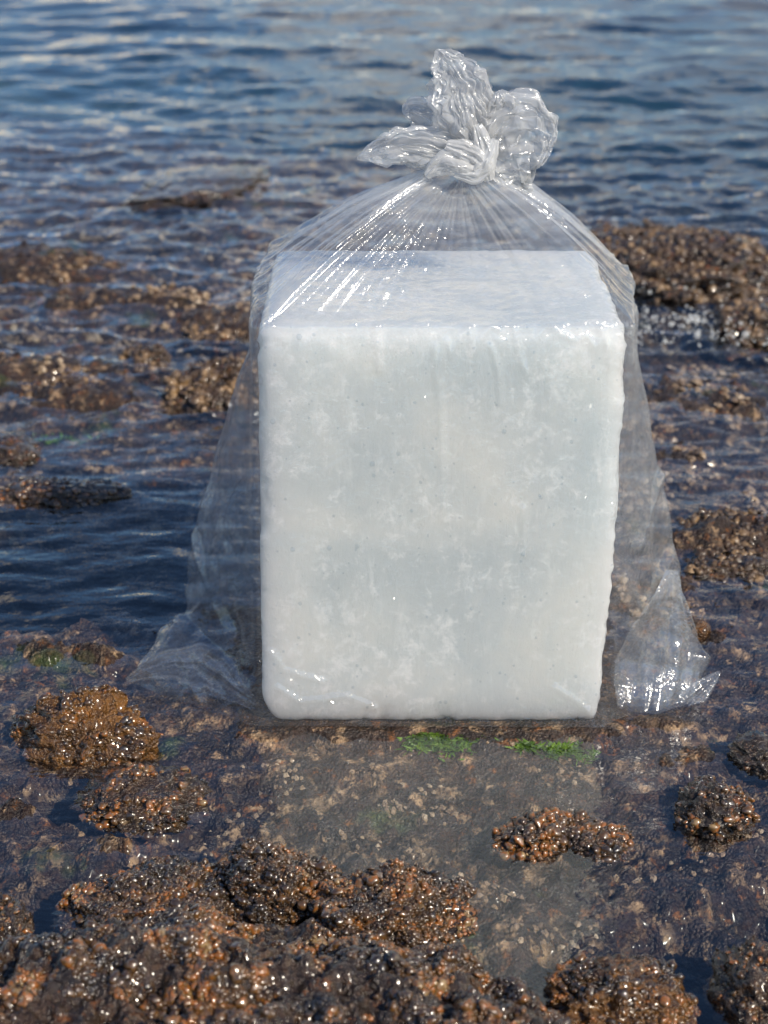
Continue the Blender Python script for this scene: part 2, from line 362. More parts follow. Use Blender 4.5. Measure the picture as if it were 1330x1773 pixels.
# emergent lumps of the shelf: px, py, radius x, radius y, height above the water level
LUMPS = [(100, 1130, .13, .05, .006), (60, 640, .30, .14, .02), (140, 690, .22, .10, .012), (200, 520, .35, .16, .012), (420, 560, .25, .14, .02),
         (1260, 930, .16, .10, .02), (1240, 690, .2, .15, .004), (60, 460, .28, .18, .025), (330, 330, .5, .3, .0), (230, 1390, .09, .06, .010),
         (190, 1460, .12, .05, .004), (30, 1400, .05, .05, .006), (1140, 1250, .07, .03, .004), (1000, 1430, .09, .04, .003), (1230, 1310, .12, .04, .0)]
LW = [(at_z(a, b, WL), rx, ry, h) for a, b, rx, ry, h in LUMPS]
DIPS = [(1235, 1690, .12, .09, .16), (1310, 1560, .08, .05, .05), (90, 1370, .07, .04, .05), (60, 1560, .09, .05, .07), (1150, 1600, .12, .06, .03)]
def shelf_z(P, detail=True):
    x, y = P[:, 0], P[:, 1]
    z = np.full(len(P), -0.026, np.float32)
    z += 0.020 * fbm(P * 3.1, 4, 3) + 0.012 * fbm(P * 13, 4, 9, 0.55) + 0.007 * fbm(P * 9 + 0.05 * 9 * np.c_[perlin(P * 20, 8), perlin(P * 20, 9)], 4, 19, 0.6, True)
    far = sstep(2.2, 3.2, y); z += far * (-0.012 + 0.025 * fbm(P * 4.3, 4, 31, 0.55))
    # the open sea bed falls away beyond the reef
    z -= sstep(4.4, 6.8, y + 0.8 * x + 0.5 * perlin(P * 0.9, 5)) * 0.28 + sstep(8, 60, y) * 3.0
    # deep gully left of the block
    g = 1.0 - np.sqrt(((x + 0.75) / 0.62) ** 2 + ((y - 2.21) / 0.27) ** 2) + 0.25 * perlin(P * 5, 77)
    z -= 0.55 * sstep(0.0, 0.45, g)
    for a_, b_, rx, ry, dd in DIPS:
        c = at_z(a_, b_, WL); q = np.sqrt(((x - c[0]) / rx) ** 2 + ((y - c[1]) / ry) ** 2); z -= dd * (1 - sstep(0.2, 1.0, q + 0.4 * perlin(P * 12, 43)))
    for c, rx, ry, h in LW:
        d = np.sqrt(((x - c[0]) / rx) ** 2 + ((y - c[1]) / ry) ** 2)
        m = 1 - sstep(0.15, 1.0, d + 0.35 * perlin(P * 16, 41)); z = z * (1 - m) + m * (WL + h + 0.012 * fbm(P * 22, 3, 51))
    if detail:
        near = 1 - sstep(3.5, 6, y)
        z += near * (0.0085 * fbm(P * 34, 4, 61, 0.65, True) + 0.0032 * fbm(P * 140, 2, 71))
    # flat seat under the bag
    d = np.maximum(np.abs(x - BAGC[0]) - 0.235, np.abs(y - 1.865) - 0.165)
    m = 1 - sstep(0.0, 0.16, d + 0.02 * perlin(P * 20, 91)); z = z * (1 - m) + m * (WL - 0.005 + (z + 0.02) * 0.5)
    m = 1 - sstep(-0.008, 0.022, d + 0.022 * fbm(P * 22, 4, 92, 0.6)); z = z * (1 - m) + m * (-0.003 + 0.0015 * perlin(P * 60, 12))
    # the puddle in front stays just under water
    pm = (1 - sstep(0.8, 1.0, np.sqrt(((x - 0.10) / 0.30) ** 2 + ((y - 1.50) / 0.19) ** 2))) * (1 - m)
    z = z * (1 - pm) + pm * np.minimum(z, WL - 0.004 + 0.003 * perlin(P * 25, 14))
    return z
xs = spaced(-0.75, 0.75, 0.0045, 1.06, -150, 150); ys = spaced(1.0, 2.25, 0.0045, 1.0115, -20, 250)
ys = ys[(ys > -30)]
X, Y = np.meshgrid(xs, ys); P2 = np.stack([X.ravel(), Y.ravel()], 1)
Z = shelf_z(P2)
shelf = obj('rock_shelf', mesh_np('rock_shelf', np.c_[P2, Z], grid_faces(len(xs), len(ys)), M['shelf']))
tag(shelf, kind='structure')

def water_z(P):
    x, y = P[:, 0], P[:, 1]
    z = np.full(len(P), WL, np.float32)
    W = np.c_[x * 1.0, y * 1.0]
    rip = sstep(1.80, 2.05, y)                                    # ripples on the gully and beyond
    shore = sstep(2.4, 3.0, y); open_ = sstep(3.6, 6.0, y)
    z += 0.0015 * fbm(W * np.array([14, 20.]), 3, 201, 0.45)
    k1 = perlin(W * np.array([6.5, 17.]), 211) + 0.5 * perlin(W * np.array([15, 36.]), 213)
    z += rip * 0.0042 * k1 * (1 - 0.5 * open_)
    z += shore * (1 - 0.6 * open_) * (0.017 * fbm(W * np.array([4.2, 8.5]), 3, 221, 0.6, True) + 0.003 * perlin(W * np.array([14, 26.]), 225))
    z += open_ * (0.020 * fbm(W * np.array([1.1, 2.2]), 2, 231, 0.4) + 0.012 * perlin(W * np.array([2.7, 5.4]), 241) + 0.007 * perlin(W * np.array([5.5, 9.5]), 243))
    return z
wx = spaced(-0.8, 0.8, 0.006, 1.05, -150, 150); wy = spaced(1.0, 2.3, 0.006, 1.0085, -20, 250)
X, Y = np.meshgrid(wx, wy); P2 = np.stack([X.ravel(), Y.ravel()], 1); Z = water_z(P2)
V = np.c_[P2, Z]; F = grid_faces(len(wx), len(wy)); nx, ny = len(wx), len(wy); n0 = len(V)
edge = np.concatenate([np.arange(nx), nx * np.arange(1, ny) + nx - 1, nx * (ny - 1) + np.arange(nx - 2, -1, -1), nx * np.arange(ny - 2, 0, -1)])
low = V[edge].copy(); low[:, 2] = -6.0
e1 = np.roll(edge, -1); l0 = n0 + np.arange(len(edge)); l1 = np.roll(l0, -1)
sides = np.stack([edge, l0, l1, e1], 1)
cB = n0 + len(edge); V = np.vstack([V, low, [[0, 100, -6.0]]])
bot = np.stack([l1, l0, np.full(len(edge), cB), np.full(len(edge), cB)], 1)
me = bpy.data.meshes.new('water')
faces = [tuple(f) for f in np.vstack([F, sides])] + [(int(a), int(b), cB) for a, b in zip(l1, l0)]
me.from_pydata([tuple(v) for v in V], [], faces); me.polygons.foreach_set('use_smooth', [True] * len(me.polygons)); me.update()
me.materials.append(M['water'])
water = tag(obj('water', me), kind='structure')

# ------------------------------------------------------------------ ice block
nc = 101; lin = np.linspace(-1, 1, nc); A_, B_ = np.meshgrid(lin, lin); A_, B_ = A_.ravel(), B_.ravel(); one = np.ones_like(A_); gf = grid_faces(nc, nc)
sidesV = [np.c_[A_, -one, B_], np.c_[-A_, one, B_], np.c_[one, A_, B_], np.c_[-one, -A_, B_], np.c_[A_, B_, one], np.c_[A_, -B_, -one]]
V = np.vstack(sidesV); F = np.vstack([gf + k * nc * nc for k in range(6)])
_, first, inv = np.unique(np.round(V * 1000).astype(int), axis=0, return_index=True, return_inverse=True)
V = V[first]; F = inv.ravel()[F]
hx, hy, hz = (ICE_X1 - ICE_X0) / 2, (ICE_B - ICE_F) / 2, 0.49 / 2
Pv = V * np.array([hx, hy, hz]); r = np.where(V[:, 2] > 0, 0.016, 0.008)[:, None]
HB = np.array([[hx, hy, hz]])
inn = np.clip(Pv, -HB + r, HB - r); dlt = Pv - inn
ln = np.linalg.norm(dlt, axis=1)[:, None]; nrm = dlt / np.maximum(ln, 1e-9)
Pv = inn + nrm * r
Pv[:, 2] += hz
side = sstep(0.3, 0.9, np.abs(nrm[:, 0]))
nn = 0.0008 * fbm(Pv * np.array([14, 14, 4]), 3, 301) + 0.0004 * fbm(Pv * 70, 3, 311)
nn += side * np.where(Pv[:, 0] > 0, 1.0, 0.25) * (0.0035 * fbm(Pv * 13, 2, 321) + 0.0022 * fbm(Pv * 80, 3, 325, 0.6))
edgeN = (np.sort(np.abs(nrm), axis=1)[:, 1] > 0.25)
nn += edgeN * 0.0015 * perlin(Pv * 60, 331)
nn -= (1 - sstep(0.3, 0.7, nrm[:, 2])) * 0.004 * sstep(0.32, 0.5, fbm(Pv * np.array([16, 16, 12]), 4, 341, 0.6)) * sstep(0.5, 1.0, np.maximum(np.abs(Pv[:, 0]) / hx, np.abs(Pv[:, 2] - hz) / hz) ** 4)
Pv += nrm * np.minimum(nn, 0.0035)[:, None]
t = np.clip(1 - Pv[:, 2] / 0.49, 0, 1)                                       # melted taper towards the foot, mostly on the right
Pv[:, 0] -= np.where(Pv[:, 0] > 0, 0.006, 0.008) * t ** 1.5 * np.abs(Pv[:, 0]) / hx
lowz = np.clip(1 - Pv[:, 2] / 0.045, 0, 1) ** 2            # foot melted round, most at the left corner
Pv[:, 0] += np.where(Pv[:, 0] < 0, 0.018, -0.006) * lowz * np.clip((np.abs(Pv[:, 0]) - hx * 0.6) / (hx * 0.4), 0, 1)
Pv[:, 1] += np.where(Pv[:, 1] < 0, 0.003, -0.003) * lowz
Pv[:, 2] = np.maximum(Pv[:, 2], 0.0)
ice_c = np.array([(ICE_X0 + ICE_X1) / 2, (ICE_F + ICE_B) / 2, 0.0])
ice = obj('ice_block', mesh_np('ice_block', Pv, F, M['ice']), loc=ice_c)
tag(ice, 'large cloudy white block of ice standing upright inside the clear bag', 'ice block')

# ------------------------------------------------------------------ plastic bag
bag = obj('plastic_bag', None, loc=(BAGC[0], BAGC[1], 0.0))
tag(bag, 'clear plastic bag knotted at the top around the ice block', 'bag')
BO = np.array([BAGC[0], BAGC[1], 0.0])
def bagpart(name, V, F, mat):
    return obj(name, mesh_np(name, np.asarray(V) - BO, F, mat), bag)
YM = 1.875
OUTL = [(437, 565), (436, 590), (430, 612), (405, 680), (370, 790), (335, 910), (325, 960), (321, 1040), (319, 1068), (292, 1085), (268, 1105), (250, 1138), (238, 1160), (216, 1180)]
OUTR = [(1098, 560), (1097, 600), (1096, 625), (1115, 700), (1140, 790), (1160, 880), (1170, 940), (1178, 985), (1184, 1050), (1214, 1105), (1222, 1135), (1224, 1165), (1216, 1190)]
def ytip(py): return YM - 0.062 * float(sstep(1030, 1180, np.float64(py)))
def prof(o):
    w = np.array([at_y(a, b, ytip(b)) for a, b in o]); i = np.argsort(w[:, 2]); return w[i, 2], w[i, 0]
zl, xl = prof(OUTL); zr, xr = prof(OUTR)
seg = [90, 260, 90, 80, 150, 80]; NU = sum(seg)
def ring(keys):
    pts = []
    for k in range(6):
        a, b = keys[k], keys[(k + 1) % 6]; s = np.linspace(0, 1, seg[k], endpoint=False)[:, None]
        pts.append(a + (b - a) * s)
    return np.vstack(pts)
def rsmooth(A, w):
    k = np.hanning(2 * w + 3)[1:-1]; k /= k.sum(); n = len(k) // 2
    B = np.vstack([A[-n:], A, A[:n]])
    return np.stack([np.convolve(B[:, c], k, 'valid') for c in range(3)], 1)
HT = 0.494; NV1, NV2 = 230, 130
off = 0.0055
rows, env = [], []
zs = HT * np.linspace(0, 1, NV1) ** 0.9
for z in zs:
    tt = 1 - z / HT
    xa = ICE_X0 - off - 0.008 * tt ** 1.5; xb = ICE_X1 + off - 0.005 * tt ** 1.5
    L = min(np.interp(z, zl, xl), xa - 0.002); Rr = max(np.interp(z, zr, xr), xb + 0.002)
    fl = sstep(0, 0.03, z); yt = YM - 0.062 * (1 - sstep(0.0, 0.085, z))
    k = np.array([[L, yt, z], [xa, ICE_F - off - (1 - fl) * 0.001, z], [xb, ICE_F - off - (1 - fl) * 0.004, z], [Rr, yt, z],
                  [xb, ICE_B + off, z], [xa, ICE_B + off, z]])
    rows.append(rsmooth(ring(k), 5))
YK = 1.865
nk = np.array([at_y(735, 303, YK), at_y(748, 308, YK - 0.012), at_y(836, 306, YK - 0.012), at_y(857, 297, YK), at_y(842, 292, YK + 0.014), at_y(745, 298, YK + 0.014)])
neck = rsmooth(ring(nk), 7)
u_fr = np.zeros(NU); u_fr[seg[0]:seg[0] + seg[1]] = np.sin(np.linspace(0, math.pi, seg[1])) ** 0.8
u_bk = np.zeros(NU); s0 = sum(seg[:4]); u_bk[s0:s0 + seg[4]] = np.sin(np.linspace(0, math.pi, seg[4])) ** 0.8
neck[:, 2] -= 0.020 * u_fr + 0.012 * u_bk
# gather: film on the front is pulled to the two sides of the knot
def gather(s):   # s in 0..1 across the front, pushed to the ends
    return 0.5 - 0.5 * np.cos(math.pi * np.clip(s, 0, 1))
base = rows[-1]
for j in range(1, NV2):
    t = j / (NV2 - 1)
    q = base * (1 - t) + neck * t
    q[:, 2] += 0.012 * math.sin(math.pi * t) - 0.010 * math.sin(math.pi * t) * u_fr
    rows.append(q)
G = np.array(rows); NV = len(G)
tv = np.concatenate([np.zeros(NV1), np.arange(1, NV2) / (NV2 - 1)])[:, None]
kv = np.hanning(15)[1:-1]; kv /= kv.sum(); lo_, hi_ = NV1 - 16, NV1 + 14        # round the film over the block's top edge
Gs = G.copy()
for j in range(lo_, hi_): Gs[j] = np.tensordot(kv, G[j - 6:j + 7], 1)
G = Gs; G[lo_:hi_, :, 2] += 0.004 * np.hanning(hi_ - lo_)[:, None]
zz = G[:, :, 2]
# normals (outward in plan)
du = np.roll(G, -1, 1) - np.roll(G, 1, 1); dv = np.gradient(G, axis=0)
N = np.cross(du, dv); N /= np.maximum(np.linalg.norm(N, axis=2), 1e-9)[:, :, None]
uu = np.linspace(0, 1, NU, endpoint=False)[None, :]
r2 = np.random.default_rng(5)
pleat = np.zeros((1, NU))
for k in range(26):
    f = r2.integers(6, 80); pleat = pleat + (24.0 / f) ** 0.7 * (np.abs(((uu * f + r2.uniform()) % 1) - 0.5) * 4 - 1) * (0.5 + 0.5 * np.sin(2 * math.pi * uu * r2.integers(1, 4) + r2.uniform(0, 6)))
pleat /= np.abs(pleat).max()
pleat = pleat * (1 - 0.40 * u_fr[None, :]) * (0.55 + 0.9 * np.clip(fbm(np.c_[uu.ravel() * 9, uu.ravel() * 0, uu.ravel() * 0], 3, 19), -0.5, 1)[None, :])
penv = np.where(tv > 0, 0.0022 + 0.0110 * tv ** 0.7, 0.0036 * np.clip((zz - 0.26) / 0.23, 0, 1) ** 1.5)
Pf = G.reshape(-1, 3)
flare = np.clip(np.maximum((ICE_X0 - Pf[:, 0]), (Pf[:, 0] - ICE_X1 + 0.02)) / 0.03, 0, 1).reshape(NV, NU) * (tv == 0)
low = np.clip(1 - zz / 0.22, 0, 1) * (tv == 0)
cr1 = crumple(Pf, 9, 9, 11).reshape(NV, NU); cr2 = crumple(Pf, 10, 22, 13).reshape(NV, NU); nz = fbm(Pf * 9, 3, 15).reshape(NV, NU)
xx = G[:, :, 0]
band = (tv == 0) * 0.0026 * np.exp(-((zz - 0.468) / 0.022) ** 2) * (0.25 + sstep(0.03, 0.07, xx))
D = pleat * penv + cr2 * (0.0007 + 0.013 * low * flare + 0.0006 * tv + band) + cr1 * (0.007 * flare + 0.003 * tv * (1 - tv) * 4) + nz * 0.003 * flare
RIDGE = [[(752, 600), (757, 660), (765, 610), (772, 590), (782, 615), (800, 580), (812, 570), (822, 612), (832, 585), (850, 565), (872, 575), (880, 540)],
         [(885, 545), (893, 590), (905, 632), (916, 646), (923, 615), (930, 585), (945, 566), (962, 568), (985, 585), (1003, 592), (1015, 580), (1030, 600), (1045, 585)],
         [(1040, 570), (1052, 600), (1058, 640)], [(760, 660), (764, 760), (768, 900)], [(905, 880), (908, 960)], [(620, 500), (650, 560), (656, 640)],
         [(850, 600), (862, 640), (866, 700)], [(480, 1190), (520, 1215), (600, 1205), (650, 1225)], [(470, 1130), (490, 1160), (560, 1180)], [(960, 1190), (1000, 1215), (1030, 1240)]]
front = (flare < 0.05) & (tv == 0) & (Pf[:, 1].reshape(NV, NU) < ICE_F + 0.02)
ridge = np.zeros((NV, NU)); XX, ZZ = G[:, :, 0], G[:, :, 2]
for ln_ in RIDGE:
    w = np.array([at_y(a, b, ICE_F - 0.006)[[0, 2]] for a, b in ln_])
    for (x0, z0), (x1, z1) in zip(w[:-1], w[1:]):
        L2 = (x1 - x0) ** 2 + (z1 - z0) ** 2; tq = np.clip(((XX - x0) * (x1 - x0) + (ZZ - z0) * (z1 - z0)) / L2, 0, 1)
        dd = (XX - x0 - tq * (x1 - x0)) ** 2 + (ZZ - z0 - tq * (z1 - z0)) ** 2
        ridge = np.maximum(ridge, np.exp(-dd / 0.0042 ** 2))
CREASE = [[(437, 620), (395, 800), (372, 960), (380, 1080)], [(325, 955), (362, 1000), (430, 1090)], [(328, 1062), (375, 1010), (402, 930)], [(250, 1150), (320, 1110), (430, 1120)], [(300, 1090), (345, 1150), (360, 1200)],
          [(1070, 1030), (1120, 1005), (1165, 985)], [(1100, 640), (1118, 800), (1108, 980)], [(1158, 850), (1090, 910)], [(1060, 1140), (1130, 1165), (1215, 1185)], [(1170, 985), (1192, 1060), (1150, 1180)]]
cre = np.zeros((NV, NU))
for ln_ in CREASE:
    w = np.array([at_y(a, b, YM - 0.05)[[0, 2]] for a, b in ln_])
    for (x0, z0), (x1, z1) in zip(w[:-1], w[1:]):
        L2 = (x1 - x0) ** 2 + (z1 - z0) ** 2; tq = np.clip(((XX - x0) * (x1 - x0) + (ZZ - z0) * (z1 - z0)) / L2, 0, 1)
        cre = np.maximum(cre, 1 - np.clip(np.sqrt((XX - x0 - tq * (x1 - x0)) ** 2 + (ZZ - z0 - tq * (z1 - z0)) ** 2) / 0.014, 0, 1))
D = D + front * ridge * 0.0048 + (tv == 0) * flare * cre * 0.0065
D = np.where((flare < 0.05) & (tv == 0), np.abs(D) * 0.8, D)
G = G + N * D[:, :, None]
G[0, :, 2] = 0.0; G[:, :, 2] = np.maximum(G[:, :, 2], 0.0002)
Vb = G.reshape(-1, 3); Fb = grid_faces(NU, NV, True)
film = bagpart('film', Vb, Fb, M['film'])

def lobe(name, spine, depth, mat, seed, pleats=9, pamp=0.24, camp=0.019, cfreq=55, nt=220, ns=150, y=YK, parent=None):
    """crumpled hollow tuft of film along a spine of (px, py, half width px[, Y])"""
    W = np.array([at_y(s[0], s[1], s[3] if len(s) > 3 else y) for s in spine]); n = len(W)
    hw = np.array([s[2] for s in spine]) * np.array([w[1] / math.cos(_p) for w in W]) / FPX * 0.96
    ts = np.linspace(0, 1, n); t = np.linspace(0, 1, ns)
    def ip(a):
        q = np.interp(t, ts, a); k = np.hanning(15)[1:-1]; k /= k.sum(); pad = np.r_[np.full(6, q[0]), q, np.full(6, q[-1])]
        return np.convolve(pad, k, 'valid')
    C = np.stack([ip(W[:, c]) for c in range(3)], 1); hw = ip(hw)
    T = np.gradient(C, axis=0); T /= np.linalg.norm(T, axis=1)[:, None]
    B = np.tile(np.array([0, 1.0, 0]), (ns, 1)); A = np.cross(B, T); A /= np.linalg.norm(A, axis=1)[:, None]; B = np.cross(T, A)
    th = np.linspace(0, 2 * math.pi, nt, endpoint=False); rr = np.random.default_rng(seed)
    pl = np.zeros((ns, nt))
    for k in range(9):
        f = rr.integers(3, pleats * 3 + 4); pl += (np.abs(((th[None, :] * f / 6.2832 + rr.uniform() + 0.25 * t[:, None] * rr.normal()) % 1) - 0.5) * 4 - 1) / 3.0
    pe = pamp * (1 - 0.55 * t[:, None])
    rad = 1 + pl * pe
    g = C[:, None, :] + A[:, None, :] * (np.cos(th)[None, :, None] * hw[:, None, None] * (1 + 0.35 * (rad - 1))[:, :, None]) \
        + B[:, None, :] * (np.sin(th)[None, :, None] * (hw * depth)[:, None, None] * (rad * 1.3 - 0.3)[:, :, None])
    q = g.reshape(-1, 3)
    dirn = (g - C[:, None, :]).reshape(-1, 3); dirn /= np.maximum(np.linalg.norm(dirn, axis=1), 1e-6)[:, None]
    am = np.minimum(hw / 0.02, 1.0).repeat(nt)
    arc = np.r_[0, np.cumsum(np.linalg.norm(np.diff(C, axis=0), axis=1))]
    loc_ = np.stack([hw[:, None] * np.cos(th)[None], hw[:, None] * np.sin(th)[None], np.repeat(arc[:, None] * 0.38, nt, 1)], -1).reshape(-1, 3)
    q = q + B.repeat(nt, 0) * (crumple(loc_, 9, cfreq * 0.6, seed + 3) * camp * 1.3 * am)[:, None] + dirn * ((crumple(loc_ * np.array([1, 1, 1.6]), 8, cfreq * 1.2, seed + 5) - 0.3) * camp * 0.55 * am)[:, None]
    q[:, 2] = np.maximum(q[:, 2], 0.001)
    return bagpart(name, q, grid_faces(nt, ns, True), mat)

le1 = lobe('loose_end', [(830, 274, 20), (822, 240, 42), (806, 195, 52), (794, 155, 55), (778, 120, 38), (764, 98, 19), (755, 86, 4)], 0.42, M['film_lobe'], 21)
le1['label'] = 'tall upright loose end of the knot'
le1b = lobe('loose_end', [(828, 272, 16), (824, 240, 30), (812, 200, 36), (800, 165, 32), (790, 135, 8)], 0.5, M['film_lobe'], 22)
le2 = lobe('loose_end', [(826, 282, 18), (780, 266, 34), (728, 254, 38), (690, 256, 33), (654, 264, 21), (632, 271, 11), (618, 275, 3)], 0.5, M['film_lobe'], 23, pleats=8)
le2['label'] = 'crumpled loose end pointing left from the knot'
le2b = lobe('loose_end', [(818, 280, 14), (782, 270, 24), (738, 262, 28), (702, 256, 20), (672, 258, 6)], 0.6, M['film_lobe'], 24)
le3 = lobe('loose_end', [(832, 276, 26), (858, 266, 62), (886, 252, 84), (914, 246, 82), (940, 250, 56), (957, 258, 18)], 0.3, M['film_lobe'], 25, pleats=12)
le3['label'] = 'broad fanned loose end hanging right of the knot'
le3b = lobe('loose_end', [(834, 272, 20), (848, 240, 46), (868, 205, 46), (872, 178, 30), (862, 156, 8)], 0.4, M['film_lobe'], 36, pleats=10)
le4 = lobe('loose_end', [(815, 270, 22), (770, 226, 34), (742, 202, 34), (716, 192, 25), (699, 200, 8)], 0.4, M['film_lobe'], 26, y=YK + 0.03)
knot = lobe('knot', [(738, 306, 6), (752, 292, 15), (772, 280, 22), (796, 284, 24), (820, 296, 20), (836, 286, 20), (843, 264, 17), (834, 240, 14), (826, 215, 8)], 0.9, M['film_thick'], 27, pleats=3, pamp=0.14, camp=0.009, cfreq=95, y=YK - 0.02)
lobe('knot_fold', [(786, 298, 8), (806, 300, 14), (824, 302, 17), (840, 288, 17), (850, 264, 14), (858, 240, 6)], 0.9, M['film_thick'], 28, pleats=3, pamp=0.14, camp=0.009, cfreq=95, y=YK - 0.025)
lobe('knot_fold', [(772, 250, 8), (800, 258, 17), (826, 270, 22), (840, 290, 19), (848, 312, 8)], 0.9, M['film_thick'], 29, pleats=3, pamp=0.14, camp=0.009, cfreq=95, y=YK - 0.02)
cl = lobe('corner_fold', [(218, 1178, 4, 1.81), (250, 1166, 18, 1.81), (300, 1150, 42, 1.805), (350, 1155, 58, 1.80), (400, 1185, 46, 1.775), (440, 1215, 20, 1.74)], 0.4, M['film_corner'], 31, pleats=4, pamp=0.25, camp=0.016, cfreq=15)
cl['label'] = 'crumpled bottom corner spread on the rock to the left'
cr = lobe('corner_fold', [(1164, 986, 12, 1.80), (1158, 1030, 32, 1.79), (1150, 1090, 64, 1.785), (1141, 1150, 86, 1.78), (1135, 1200, 82, 1.765), (1126, 1244, 68, 1.75)], 0.2, M['film_corner'], 33, pleats=4, pamp=0.2, camp=0.016, cfreq=13)
cr['label'] = 'bottom corner folded up into a tent on the right'
lobe('corner_fold', [(1185, 1218, 26, 1.76), (1215, 1193, 24, 1.77), (1236, 1174, 12, 1.78), (1247, 1163, 2, 1.785)], 0.5, M['film_corner'], 35, pleats=5, pamp=0.25, camp=0.008, cfreq=40)

# droplets caught on the film
def scatter_join(name, pts, rad, unit, mat, parent, squash=None, kind='stuff', origin=None, rots=None):
    UV, UF = unit; n = len(pts)
    Vv = UV[None] * np.asarray(rad)[:, None, None] * (1 if squash is None else np.asarray(squash)[None, None, :])
    if rots is not None: Vv = np.einsum('nij,nkj->nki', rots, Vv)
    Vv = (Vv + np.asarray(pts)[:, None, :]).reshape(-1, 3)
    Ff = (UF[None] + (np.arange(n) * len(UV))[:, None, None]).reshape(-1, UF.shape[1])
    if origin is not None: Vv = Vv - origin
    o = obj(name, mesh_np(name, Vv, Ff, mat), parent)
    if kind: o['kind'] = kind
    return o
fidx = np.where((flare.ravel() > 0.5))[0]; fr_idx = np.where((flare.ravel() < 0.5) & (tv + np.zeros((NV, NU)) == 0).ravel() & (Vb[:, 1] < ICE_F + 0.01))[0]
ti = np.concatenate([rng.choice(fidx, 420), rng.choice(fr_idx, 260)])
dr = np.clip(rng.lognormal(math.log(0.0011), 0.45, len(ti)), 0.0005, 0.0032)
scatter_join('droplets', Vb[ti], dr, ICO[2], M['drop'], bag, (1, 0.7, 1.1), origin=BO)

# ------------------------------------------------------------------ rocks and their growths
def frames(N, r):
    """rotation matrices whose z axis follows N, with random spin"""
    n = N / np.linalg.norm(N, axis=1)[:, None]
    a = r.normal(size=n.shape); x = np.cross(a, n); x /= np.linalg.norm(x, axis=1)[:, None]; y = np.cross(n, x)
    return np.stack([x, y, n], 2)
def bead_unit(seed, sub=2):
    V, F = ICO[sub]; r = np.random.default_rng(seed); V = V.copy()
    V *= (1 + 0.62 * perlin(V * 1.3 + seed * 2.3, seed))[:, None]; V *= r.uniform(0.55, 1.45, 3)
    V[:, 2] = V[:, 2] * 0.75 - 0.10
    V[:, :2] *= (1 - 0.10 * V[:, 2:3])
    return V, F
BEADS = [bead_unit(s) for s in range(9)]; BEAD_ME = [mesh_np('bead', V, F, M['bead']) for V, F in BEADS]
def barn_unit(seed):
    """barnacle: ring of plates round a slit mouth"""
    r = np.random.default_rng(seed); k = 9; prof_ = [(1.1, -0.1), (0.85, 0.38), (0.52, 0.72), (0.34, 0.66), (0.22, 0.15)]
    V = []
    for q, (rr, z) in enumerate(prof_):
        for i in range(k):
            a = 2 * math.pi * i / k; j = 1 + 0.24 * r.normal()
            sx = 1.0 if q < 3 else 0.45
            V.append((rr * j * math.cos(a), rr * j * math.sin(a) * sx, z * (1 + 0.2 * r.normal() * (q == 2))))
    V.append((0, 0, 0.15)); V = np.array(V); F = []
    for q in range(len(prof_) - 1):
        for i in range(k):
            a, b = q * k + i, q * k + (i + 1) % k; F += [(a, b, b + k), (a, b + k, a + k)]
    for i in range(k): F.append(((len(prof_) - 1) * k + i, (len(prof_) - 1) * k + (i + 1) % k, len(V) - 1))
    return V, np.array(F)
BARN = [barn_unit(s) for s in range(5)]; BARN_ME = [mesh_np('barnacle', V, F, M['barnacle'], smooth=False) for V, F in BARN]

def project(P):
    d = P - np.array([0, 0, CAM_H]); zc = d[:, 1] * math.cos(_p) - d[:, 2] * math.sin(_p)
    yc = d[:, 1] * math.sin(_p) + d[:, 2] * math.cos(_p)
    return 665 + FPX * d[:, 0] / zc, 886.5 - FPX * yc / zc, zc
def sample_surface(V, F, n, r, keep):
    a, b, c = V[F[:, 0]], V[F[:, 1]], V[F[:, 2]]
    cr_ = np.cross(b - a, c - a); ar = np.linalg.norm(cr_, axis=1); nn_ = cr_ / np.maximum(ar, 1e-12)[:, None]
    k = keep((a + b + c) / 3, nn_); ar = ar * k
    i = r.choice(len(F), n, p=ar / ar.sum()); u, v = r.random(n), r.random(n); s = u + v > 1; u[s] = 1 - u[s]; v[s] = 1 - v[s]
    return a[i] + (b[i] - a[i]) * u[:, None] + (c[i] - a[i]) * v[:, None], nn_[i]
def thin(P, rad, f=0.8):
    order = np.argsort(-rad); cell = 2 * rad.max(); g = {}; out = []
    for i in order:
        c = tuple((P[i] // cell).astype(int)); ok = True
        for dx in (-1, 0, 1):
            for dy in (-1, 0, 1):
                for dz in (-1, 0, 1):
                    for j in g.get((c[0] + dx, c[1] + dy, c[2] + dz), ()):
                        if np.sum((P[i] - P[j]) ** 2) < (f * (rad[i] + rad[j])) ** 2: ok = False; break
                    if not ok: break
                if not ok: break
            if not ok: break
        if ok: out.append(i); g.setdefault(c, []).append(i)
    return np.array(out)
